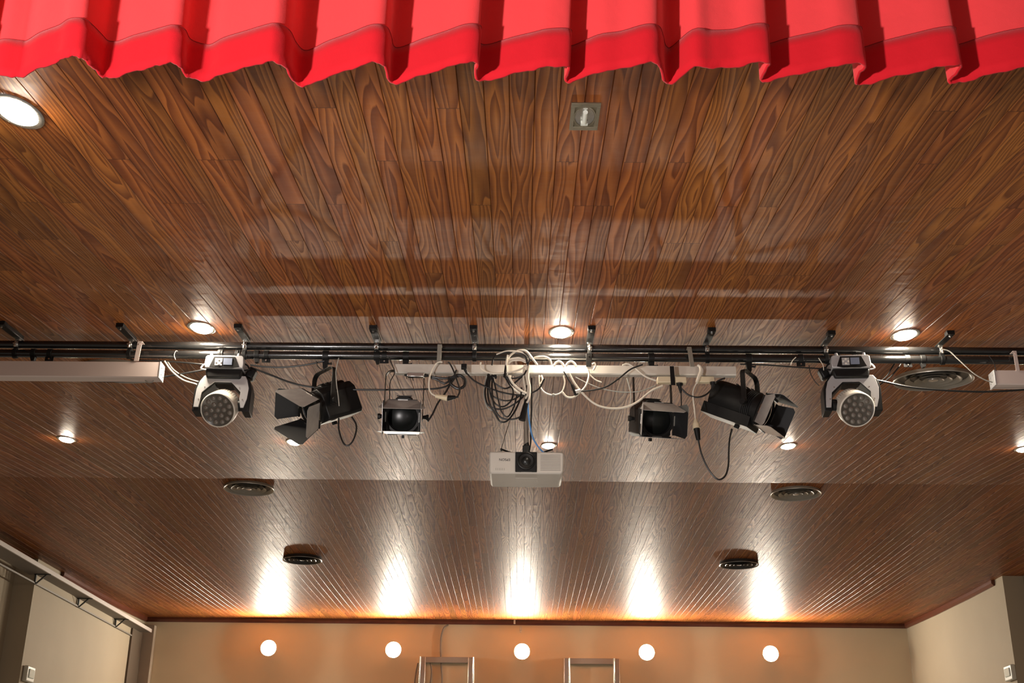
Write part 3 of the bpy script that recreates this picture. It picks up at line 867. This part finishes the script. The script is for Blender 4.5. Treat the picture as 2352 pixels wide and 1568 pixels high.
# ---------------------------------------------------------------- barn door spotlights
def frustum_leaf(mb, hinge, along, out, w0, w1, L, th=.0018, cut=0):
    # trapezoid leaf: hinge centre, along=hinge direction, out=direction away; material 0 inner / 1 outer
    n = along.cross(out).normalized()
    A = [hinge-along*w0/2, hinge+along*w0/2, hinge+out*L+along*w1/2, hinge+out*L-along*w1/2]
    lo = [mb.v(p-n*th/2) for p in A]; hi = [mb.v(p+n*th/2) for p in A]
    return lo, hi, n


def spotlight(px, ybar_px, drop, yaw, pitch, label, round_body=False, leaves=(-12, 22, 12, 12), side_len=.12, tb_len=.13, scale=1.0, yoke_yaw=None, blen=.24, hw=.105, roll=0):
    o = at(px, ybar_px, YB-.01); o.z = PL.z; o.y = PL.y+.006
    t = thing('spotlight', label, 'stage light', o, None, 'black stage spotlights with barn doors')
    yy = math.radians(yaw); YA = Matrix.Rotation(yy, 4, 'Z')
    yk = YA if yoke_yaw is None else Matrix.Rotation(math.radians(yoke_yaw), 4, 'Z')
    H = Matrix.Translation((0, 0, -drop)) @ YA @ Matrix.Rotation(math.radians(pitch), 4, 'X')
    S = scale
    # clamp
    mb = MB(Matrix.Identity(4))
    mb.lathe((-.018, 0, 0), (1, 0, 0), [(0, RP+.001), (0, RP+.008), (.036, RP+.008), (.036, RP+.001)], 24)
    mb.prism([(-.018, -RP), (.018, -RP), (.014, -.075), (.005, -.098), (-.005, -.098), (-.014, -.075)], -.014, .014)
    mb.cyl((.015, 0, -.05), (.034, 0, -.05), .006, .006, 8); mb.box((.036, 0, -.05), (.006, .026, .012))
    mb.build('hook_clamp', M['black'], t, bevel=.0015)
    # yoke: flat bar, 30 mm deep
    mb = MB(yk)
    zt = -.092; w = hw+.012; r = .045; zb = -drop; th = .0045
    pts = [(-w, zb-.02), (-w, zt-r)]
    for k in range(1, 7):
        a = math.pi - k*math.pi/2/6
        pts.append((-w+r+math.cos(a)*r, zt-r+math.sin(a)*r))
    for k in range(0, 7):
        a = math.pi/2 - k*math.pi/2/6
        pts.append((w-r+math.cos(a)*r, zt-r+math.sin(a)*r))
    pts.append((w, zb-.02))
    d = .015
    prev = None
    for i, (x, z) in enumerate(pts):
        a = Vector(pts[max(i-1, 0)]); b = Vector(pts[min(i+1, len(pts)-1)]); q = (b-a).normalized(); nx, nz = q.y, -q.x
        cur = [mb.v((x, -d, z)), mb.v((x, d, z)), mb.v((x+nx*th, d, z+nz*th)), mb.v((x+nx*th, -d, z+nz*th))]
        if prev:
            for k in range(4): mb.face([prev[k], prev[(k+1) % 4], cur[(k+1) % 4], cur[k]])
        else: mb.face(cur)
        prev = cur
    mb.face(prev[::-1])
    mb.build('yoke', M['blackmetal'], t)
    for s_ in (-1, 1):
        mb = MB(yk)
        mb.cyl((s_*w, 0, zb), (s_*(w+.02), 0, zb), .010, .014, 10)
        mb.cyl((s_*(w+.02), 0, zb), (s_*(w+.034), 0, zb), .018, .018, 8)
        mb.build('tilt_knob', M['black'], t)
    # body
    mb = MB(H)
    y0, y1 = -.045, blen-.045
    if round_body:
        mb.lathe((0, 0, 0), (0, 1, 0), [(y0, .085), (y0, .098), (y0+.05, .100), (y1-.05, .104), (y1-.01, .100), (y1, .080), (y1, 0)], 40)
        for q in range(5):
            mb.lathe((0, 0, 0), (0, 1, 0), [(y0+.012+q*.012, .099), (y0+.014+q*.012, .106), (y0+.018+q*.012, .106), (y0+.020+q*.012, .099)], 40)
        mb.prism([(-.085, -.06), (.085, -.06), (.075, -.125), (-.075, -.125)], y0-.01, y1+.015)
    else:
        hh = hw*.93
        P = [(-hh, -.085), (-hh*.82, -.102), (hh*.82, -.102), (hh, -.085), (hh, .06), (hh*.62, .100), (-hh*.62, .100), (-hh, .06)]
        mb.prism(P, y0, y1)
        Pt = [(a*.5, b*.25+.095) for a, b in P]
        mb.prism(Pt, y0+.05, y1-.03)
    mb.build('housing', M['black'], t, bevel=.006)
    mb = MB(H)
    for k in range(4):
        mb.box((0, y0+.07+k*.035, .123 if not round_body else .103), (.085, .014, .006))
    mb.build('vent_slats', M['blackmetal'], t, bevel=.001)
    mb = MB(H)
    mb.cyl((.0, y1, 0), (0, y1+.02, 0), .018, .012, 12); mb.box((0, y0+.09, -.118 if not round_body else -.135), (.016, .03, .02))
    mb.build('focus_knob', M['black'], t, bevel=.002)
    # lens
    mb = MB(H)
    mb.lathe((0, 0, 0), (0, 1, 0), [(y0-.022, 0), (y0-.020, .03), (y0-.013, .058), (y0-.002, .082)], 40)
    mb.build('lens', M['glassdark'], t)
    mb = MB(H)
    mb.lathe((0, 0, 0), (0, 1, 0), [(y0+.004, .080), (y0-.030, .084), (y0-.036, .090), (y0-.030, .097), (y0+.004, .098)], 40)
    mb.build('lens_ring', M['black'], t)
    # barn door frame
    yf = y0-.045
    H = H @ Matrix.Rotation(math.radians(roll), 4, 'Y')
    mb = MB(H)
    n = 40
    for (rin, rout, ya, yb) in ((.088, .102, yf-.004, yf+.006),):
        mb.lathe((0, 0, 0), (0, 1, 0), [(ya, rin), (ya, rout), (yb, rout), (yb, rin), (ya, rin)], n)
    for a in (0, 90, 180, 270):
        rt = Matrix.Rotation(math.radians(a), 3, 'Y')
        mb.box(rt @ Vector((0, yf-.004, .098)), rt @ Vector((.17, .012, .012)) if a % 180 == 0 else (.012, .012, .17))
    mb.build('door_frame', M['blackmetal'], t, bevel=.001)
    # leaves: top bottom left right ; angle outwards from the beam
    for k, ang in enumerate(leaves):
        a = math.radians(ang)
        if k == 0: hn, al, od, L, w0, w1 = Vector((0, yf-.008, .100)), Vector((1, 0, 0)), Vector((0, -math.cos(a), math.sin(a))), tb_len, .175, .275
        if k == 1: hn, al, od, L, w0, w1 = Vector((0, yf-.008, -.100)), Vector((-1, 0, 0)), Vector((0, -math.cos(a), -math.sin(a))), tb_len, .175, .275
        if k == 2: hn, al, od, L, w0, w1 = Vector((-.100, yf-.008, 0)), Vector((0, 0, 1)), Vector((-math.sin(a), -math.cos(a), 0)), side_len, .165, .20
        if k == 3: hn, al, od, L, w0, w1 = Vector((.100, yf-.008, 0)), Vector((0, 0, -1)), Vector((math.sin(a), -math.cos(a), 0)), side_len, .165, .20
        mb = MB(H)
        nrm = al.cross(od).normalized()
        axis_in = -Vector((hn.x, 0, hn.z)).normalized()
        if nrm.dot(axis_in) < 0: nrm = -nrm      # nrm points to beam
        c = .018
        A = [hn-al*w0/2, hn+al*w0/2, hn+od*(L-c)+al*w1/2, hn+od*L+al*(w1/2-c), hn+od*L-al*(w1/2-c), hn+od*(L-c)-al*w1/2]
        inn = [mb.v(q+nrm*.0009) for q in A]; out = [mb.v(q-nrm*.0009) for q in A]
        mb.face(inn, 0); mb.face(out[::-1], 1)
        for i in range(len(A)): mb.face([inn[i], out[i], out[(i+1) % len(A)], inn[(i+1) % len(A)]], 1)
        mb.build('barn_door_leaf', [M['door_in'], M['door_out']], t, smooth=False)
        mb = MB(H); mb.box(hn, (abs(al.x)*.05+.008, .010, abs(al.z)*.05+.008)); mb.build('hinge', M['chrome'], t)
    return t


spotlight(748, 822, .320, -50, 26, 'left-facing black spotlight with light grey barn doors, left of the second spotlight', leaves=(2, 14, 30, 22), roll=36, blen=.25, side_len=.14, tb_len=.16)
spotlight(932, 826, .385, 3, 20, 'black spotlight with open barn doors pointing at the viewer, left of the cable coil', leaves=(-22, -9, 5, 5))
spotlight(1496, 831, .392, 10, 19, 'black spotlight with open barn doors pointing at the viewer, right of the cable coil', leaves=(-22, 1, 12, 24))
spotlight(1720, 832, .315, 58, 28, 'right-facing round-bodied black spotlight near the right moving head', round_body=True, leaves=(7, -7, 34, 22), blen=.30, side_len=.11, tb_len=.12)

# ---------------------------------------------------------------- moving heads
def moving_head(px, label, sgn, yaw, dv):
    o = at(px, 818, YB-.01); o.z = PL.z; o.y = PL.y
    t = thing('moving_head_light', label, 'moving head light', o, (0, 0, math.radians(yaw)), 'silver moving head lights')
    k = K
    def X(a): return a*k*sgn
    def Z(v): return -(v-816-dv)*k
    mb = MB()
    for xx in (-18, 22):
        mb.lathe((X(xx)-.016, 0, 0), (1, 0, 0), [(0, RP+.001), (0, RP+.008), (.032, RP+.008), (.032, RP+.001)], 24)
        mb.box((X(xx), 0, -RP-.012), (.034, .03, .030))
        mb.cyl((X(xx), -.03, .018), (X(xx), -.03, -.012), .005, .005, 8)
    mb.build('hook_clamp', M['black'], t, bevel=.002)
    # base
    zt, zb = Z(832), Z(862)
    mb = MB()
    hb = .112
    P = [(-hb, zb), (-hb-.004, zb+.03), (-hb, zt-.008), (-hb+.012, zt), (hb-.012, zt), (hb, zt-.008), (hb+.004, zb+.03), (hb, zb)]
    mb.prism(P, -.10, .12)
    mb.build('base', M['silver'], t, bevel=.004)
    mb = MB()
    for q in (-1, 1):
        mb.cyl((q*hb*.72, -.088, zt-.004), (q*hb*.72, -.088, zt+.016), .012, .008, 12)
    for q in (-1, 1):
        mb.box((q*hb*.42, -.06, zt+.004), (.03, .006, .008))
    mb.build('foot_post', M['silver'], t, bevel=.001)
    for q in (-1, 1):
        mb = MB()
        arc = [(q*(hb+.002), -.05, zb+.045), (q*(hb+.020), -.055, zb+.032), (q*(hb+.030), -.06, zb+.008), (q*(hb+.002), -.05, zb+.004)]
        mb.tube(crom(arc, 5), .005, 8); mb.build('handle', M['silver'] if q*sgn < 0 else M['black'], t)
    mb = MB(); mb.box((sgn*(hb+.030), .03, zb+.01), (.05, .07, .07), Matrix.Rotation(.4*sgn, 3, 'Y')); mb.build('side_cover', M['black'], t, bevel=.012)
    mb = MB()
    mb.prism([(-.085, zb+.006), (-.062, zt-.010), (.062, zt-.010), (.090, zb+.006), (.05, zb-.001), (-.05, zb-.001)], -.104, -.098)
    mb.build('control_panel', M['black'], t, bevel=.001)
    mb = MB(); mb.box((.022, -.106, (zt+zb)/2-.002), (.052, .004, .042)); mb.build('display', M['screen'], t)
    mb = MB()
    cx = -.032; cz = (zt+zb)/2-.004
    mb.box((cx, -.1055, cz), (.044, .002, .046))
    mb.build('button_plate', M['silver'], t)
    for dx, dz in ((0, .014), (0, -.014), (.015, 0), (-.015, 0)):
        mb = MB(); mb.cyl((cx+dx, -.108, cz+dz), (cx+dx, -.111, cz+dz), .0058, .0058, 14)
        mb.build('button', M['white'], t)
    # neck
    mb = MB()
    mb.prism([(-hb+.004, zb), (hb-.004, zb), (hb-.004, Z(868)), (hb-.012, Z(884)), (-hb+.012, Z(884)), (-hb+.002, Z(868))], -.085, .10)
    mb.build('neck', M['black'], t, bevel=.010)
    # yoke front plate outline (pixels from axis, row)
    outer = [(-43, 876), (-53, 890), (-58, 908), (-60, 930), (-61, 951), (-50, 951), (-48, 934), (-46, 916), (-20, 891), (18, 891), (40, 914), (39, 930), (43, 951), (50, 951),
             (56, 930), (58, 905), (53, 885), (48, 876)]
    P = [(a*k, Z(v)) for a, v in outer]
    mb = MB(); mb.prism(P, -.064, -.056)
    mb.build('yoke_cover', M['silver'], t, bevel=.0015)
    big = [(a*1.04*k + (.0), Z(v)-.002) for a, v in [(-44, 874), (-56, 890), (-61, 908), (-62, 958), (-46, 958), (-43, 920), (-18, 893), (18, 893), (40, 918), (44, 958), (60, 958), (61, 905), (56, 885), (48, 874)]]
    mb = MB(); mb.prism(big, -.055, .062)
    mb.build('yoke', M['black'], t, bevel=.004)
    for a, v in ((-40, 904), (-51, 932), (37, 904), (46, 932)):
        mb = MB(); mb.cyl((a*k, -.064, Z(v)), (a*k, -.067, Z(v)), .0045, .003, 10); mb.build('screw', M['chrome'], t)
    # head
    hz = Z(940)
    H = Matrix.Translation((0, 0, hz)) @ Matrix.Rotation(math.radians(-9*sgn), 4, 'Z') @ Matrix.Rotation(math.radians(24), 4, 'X')
    H = Matrix.Translation((0, 0, hz)) @ Matrix.Rotation(math.radians(-9*sgn), 4, 'Z') @ Matrix.Rotation(math.radians(33), 4, 'X')
    rl = .100
    mb = MB(H)
    mb.lathe((0, 0, 0), (0, 1, 0), [(-.098, rl-.002), (-.100, rl+.002), (-.094, rl+.006), (-.04, rl+.004), (.02, .092), (.06, .078), (.09, .05), (.095, 0)], 48)
    mb.build('head', M['whitehead'], t)
    mb = MB(H)
    for q in range(26):
        a = math.radians(-10+q*8.2)
        c = Vector((math.cos(a)*(rl-.001), -.005, math.sin(a)*(rl-.001)))
        mb.box(c, (.006, .05, .012), Matrix.Rotation(-a, 3, 'Y'))
    mb.build('cooling_fin', M['whitehead'], t)
    mb = MB(H); mb.cyl((-.125, .0, 0), (.125, 0, 0), .035, .035, 20); mb.build('tilt_axle', M['black'], t, bevel=.003)
    mb = MB(H); mb.lathe((0, 0, 0), (0, 1, 0), [(-.0985, rl-.001), (-.0965, rl-.004), (-.0965, 0)], 48); mb.build('lens_plate', M['ledlens'], t)
    spots = [(0, 0)] + [(.038*math.cos(math.radians(60*i)), .038*math.sin(math.radians(60*i))) for i in range(6)] + \
            [(.074*math.cos(math.radians(30*i+15)), .074*math.sin(math.radians(30*i+15))) for i in range(12)]
    for (a, b) in spots:
        mb = MB(H); mb.lathe((a, -.0965, b), (0, -1, 0), [(0, .0155), (.004, .013), (.0065, .008), (.0075, 0)], 14)
        mb.build('led_lens', M['ledlens2'], t)
    return t


moving_head(525, 'silver moving head light under the pipe at the left', 1, 2, 0)
moving_head(1945, 'silver moving head light under the pipe at the right, beside the large vent', -1, -4, 12)

# ---------------------------------------------------------------- projector
YPJ = 7.55
KP = YPJ/math.cos(PITCH)*1.01/FPX
o = at(1209, 1042, YPJ); zt = zceil(YPJ)-.002
t = thing('projector', 'white ceiling projector hanging upside down on a pole below the coiled cables', 'projector', o)
wd = .236
tilt = Matrix.Rotation(math.radians(4), 4, 'X')
T = Matrix.Translation((0, 0, -.024)) @ tilt
hgt = .142; dp = .42
mb = MB(T)
P = [(-wd, -.006), (-wd+.012, 0), (wd-.012, 0), (wd, -.008), (wd-.004, -hgt*.9), (wd-.018, -hgt), (-wd+.016, -hgt), (-wd+.002, -hgt*.92)]
mb.prism(P, -.16, dp-.16)
mb.build('body', M['projector'], t, bevel=.010)
mb = MB(T); mb.box((-.002, -.166, -.068), (.136, .016, .128)); mb.build('lens_panel', M['black'], t, bevel=.004)
mb = MB(T)
mb.lathe((-.002, -.172, -.062), (0, -1, 0), [(0, .058), (.010, .056), (.012, .050), (.004, .046), (.002, .030), (.006, .026), (.008, .020)], 40)
mb.build('lens_barrel', M['blackmetal'], t)
mb = MB(T); mb.lathe((-.002, -.172, -.062), (0, -1, 0), [(.004, .022), (.009, .014), (.010, 0)], 32); mb.build('lens', M['glassdark'], t)
mb = MB(T)
for i in range(11): mb.box((.152, -.1605, -.020-i*.0098), (.128, .004, .0026))
mb.build('grille', M['projgrey'], t)
mb = MB(T)
for i in range(6): mb.box((-.192+i*.0105, -.1605, -.114), (.0022, .004, .014))
mb.build('indicator_marks', M['projgrey'], t)
mb = MB(T); mb.prism([(-.045, -.125), (.045, -.125), (.030, -.134), (-.030, -.134)], -.168, -.156); mb.box((0, .02, -hgt-.001), (.14, .12, .003)); mb.build('lower_panel', M['projector'], t, bevel=.002)
mb = MB(T)
for q, r_ in ((-.165, .012), (.165, .010)): mb.cyl((q, -.10, 0), (q, -.10, .016), r_, r_*.8, 14)
mb.build('foot', M['projgrey'], t)
# pole and head plate
mb = MB(); mb.cyl((-.002, .06, .06), (-.002, .06, zt-o.z), .017, .017, 20); mb.cyl((-.002, .06, zt-o.z-.012), (-.002, .06, zt-o.z), .06, .06, 24)
mb.build('pole', M['greypost'], t)
mb = MB(); mb.box((0, .05, .035), (.050, .05, .062)); mb.box((0, .05, .004), (.064, .07, .020)); mb.cyl((0, .06, .06), (0, .06, .098), .022, .015, 16)
mb.build('joint', M['black'], t, bevel=.003)
mb = MB()
for q in (-1, 1):
    mb.tube([(q*.01, .04, .002), (q*.08, .01, .003), (q*.165, -.08, .006)], .006, 8)
mb.build('arm', M['black'], t)
mb = MB(); mb.tube([at(1171, 966, YPJ-.0)-o, at(1160, 1000, YPJ-.04)-o, at(1151, 1033, YPJ-.08)-o], .0022, 6); mb.cyl(at(1152, 1030, YPJ-.08)-o, at(1151, 1038, YPJ-.08)-o, .008, .005, 10)
mb.build('safety_wire', M['blackcable'], t)
# maker's lettering, upside down like the projector
cu = bpy.data.curves.new('lettering', 'FONT'); cu.body = 'EPSON'; cu.size = .0235; cu.extrude = .0006; cu.align_x = 'CENTER'; cu.align_y = 'CENTER'
tmp = bpy.data.objects.new('tmp', cu); C.objects.link(tmp)
dg = bpy.context.evaluated_depsgraph_get()
me = bpy.data.meshes.new_from_object(tmp.evaluated_get(dg))
bpy.data.objects.remove(tmp)
me.transform(T @ Matrix.Translation((-.138, -.1612, -.052)) @ Matrix.Rotation(math.pi, 4, 'Y') @ Matrix.Rotation(math.pi/2, 4, 'X'))
me.materials.clear(); me.materials.append(M['ink'])
lo = bpy.data.objects.new('lettering', me); C.objects.link(lo); lo.parent = t
cable('network_cable', [(1213, 900, 0), (1213, 940, 0), (1217, 975, -.01), (1224, 1005, -.03), (1238, 1028, -.05), (1256, 1046, -.02)], .0042, 'bluecable', 'light blue cable running down beside the projector pole', YPJ)
cable('power_cable', [(1221, 868), (1221, 930), (1219, 990), (1219, 1015), (1216, 1036)], .004, BC, 'black cable strapped along the right side of the projector pole', YPJ+.02)

# ---------------------------------------------------------------- back wall details
# two pale frames on the back wall
for (xa, xb, yt, nm, post) in ((963, 1090, 1507, 'left of the middle wall lamp', 0), (1295, 1423, 1510, 'right of the middle wall lamp', 1)):
    a = at(xa, yt, YW-.07); b = at(xb, yt, YW-.07)
    w = b.x-a.x; Hh = 1.9; m = .105
    t = thing('metal_frame', 'tall pale rectangular metal frame on the back wall, ' + nm, 'frame', (a.x, YW-.07, a.z-Hh))
    for (nmm, cx, cz, sx, sz) in (('top_rail', w/2, Hh-.0475, w-.01, .095), ('bottom_rail', w/2, .0475, w-.01, .095)):
        mb = MB(); mb.box((cx, .045, cz), (sx, .05, sz)); mb.build(nmm, M['frame'], t, bevel=.006)
    for cx in (m/2, w-m/2):
        mb = MB(); mb.box((cx, .035, Hh/2), (m, .07, Hh)); mb.build('post', M['frame'], t, bevel=.012)
        mb = MB(); mb.cyl((cx+(m*.32 if (cx < w/2) == (post == 1) else m*-.32), -.004, 0.02), (cx+(m*.32 if (cx < w/2) == (post == 1) else m*-.32), -.004, Hh-.002), .009, .009, 12); mb.build('edge_bead', M['chrome'], t)
cable('wall_cable', [(1030, 1434), (1020, 1441), (1014, 1458), (1012, 1480), (1013, 1520), (1015, 1560), (1014, 1620)], .009, 'greypost', 'dark cable curving down the back wall behind the left pale frame', YW-.015)
cable('wall_cable', [(983, 1514), (989, 1525), (991, 1545), (987, 1580), (984, 1620)], .008, 'greypost', 'short brown cable inside the left pale frame on the back wall', YW-.02)
cable('wall_cable', [(960, 1522), (955, 1545), (951, 1580), (949, 1620)], .008, 'greypost', 'brown cable left of the left pale frame on the back wall', YW-.02)
p = at(1196, 1443, YW-.02)
mb = MB(); mb.box(p, (.035, .04, .07)); mb.box(p+Vector((0, 0, -.05)), (.02, .03, .03)); tag(mb.build('wall_sensor', M['wallbox'], bevel=.004), 'tiny white box on the back wall above the middle lamp', 'wall box')
p = at(1182, 1418, YW-.09)
mb = MB(); mb.box((p.x, p.y, zceil(p.y)-.035), (.03, .03, .07)); tag(mb.build('ceiling_sensor', M['wallbox'], bevel=.004), 'tiny white sensor under the ceiling at the back trim', 'sensor')

# boxes on the side walls
def wall_box(px, py, X, sg, label):
    p = atx(px, py, X-sg*.03)
    t = thing('wall_control_box', label, 'wall box', p)
    mb = MB(); mb.box((0, 0, 0), (.06, .26, .19)); mb.build('case', M['wallbox'], t, bevel=.012)
    mb = MB(); mb.box((-sg*.034, 0, .005), (.02, .17, .11)); mb.build('cover', M['glossy'], t, bevel=.010)
wall_box(66, 1548, XL, -1, 'small pale box with a clear cover on the left wall near the picture corner')
wall_box(2320, 1545, XR, 1, 'small pale box with a clear cover on the right wall near the picture corner')

# long rail on brackets along the left wall
ra = at(350, 1449, YW-.25)
zr = ra.z; xr_ = ra.x
y0, y1 = 9.5, YW-.28
t = thing('wall_rail', 'long pale rail box on dark brackets high along the left wall', 'rail', (xr_, y0, zr))
L = y1-y0
dz = .055
gap = xr_-XL
mb = MB(); mb.box((-.012, L/2, 0), (.024, L, dz)); mb.build('front_face', M['rail'], t, bevel=.003)
mb = MB(); mb.box((-.16, L/2, -.018), (.28, L, .012)); mb.build('shelf', M['greypost'], t, bevel=.002)
mb = MB(); mb.box((-gap+.02, L/2, -.14), (.02, L, .02)); mb.build('lower_rail', M['greypost'], t)
for yy in (12.2, 13.85, 15.55, 17.2, 18.9):
    y = yy-y0
    mb = MB(); mb.box((-gap/2, y, -.03), (gap, .03, .012)); mb.box((-gap+.02, y, -.09), (.02, .03, .13))
    mb.prism([(-gap+.02, -.15), (-gap+.04, -.15), (-.05, -.036), (-.07, -.030)], y-.012, y+.012)
    mb.build('rail_bracket', M['raildark'], t, bevel=.001)

# boxed post and panel in the back left corner
mb = MB(); mb.box((XL+.105, YW-.065, 2.95), (.20, .12, 5.9)); struct(mb.build('trim_4', M['litpost'], bevel=.006))
mb = MB(); mb.box((XL+.018, YW-.42, 2.95), (.03, .55, 5.9)); struct(mb.build('trim_5', M['shadepanel'], bevel=.004))
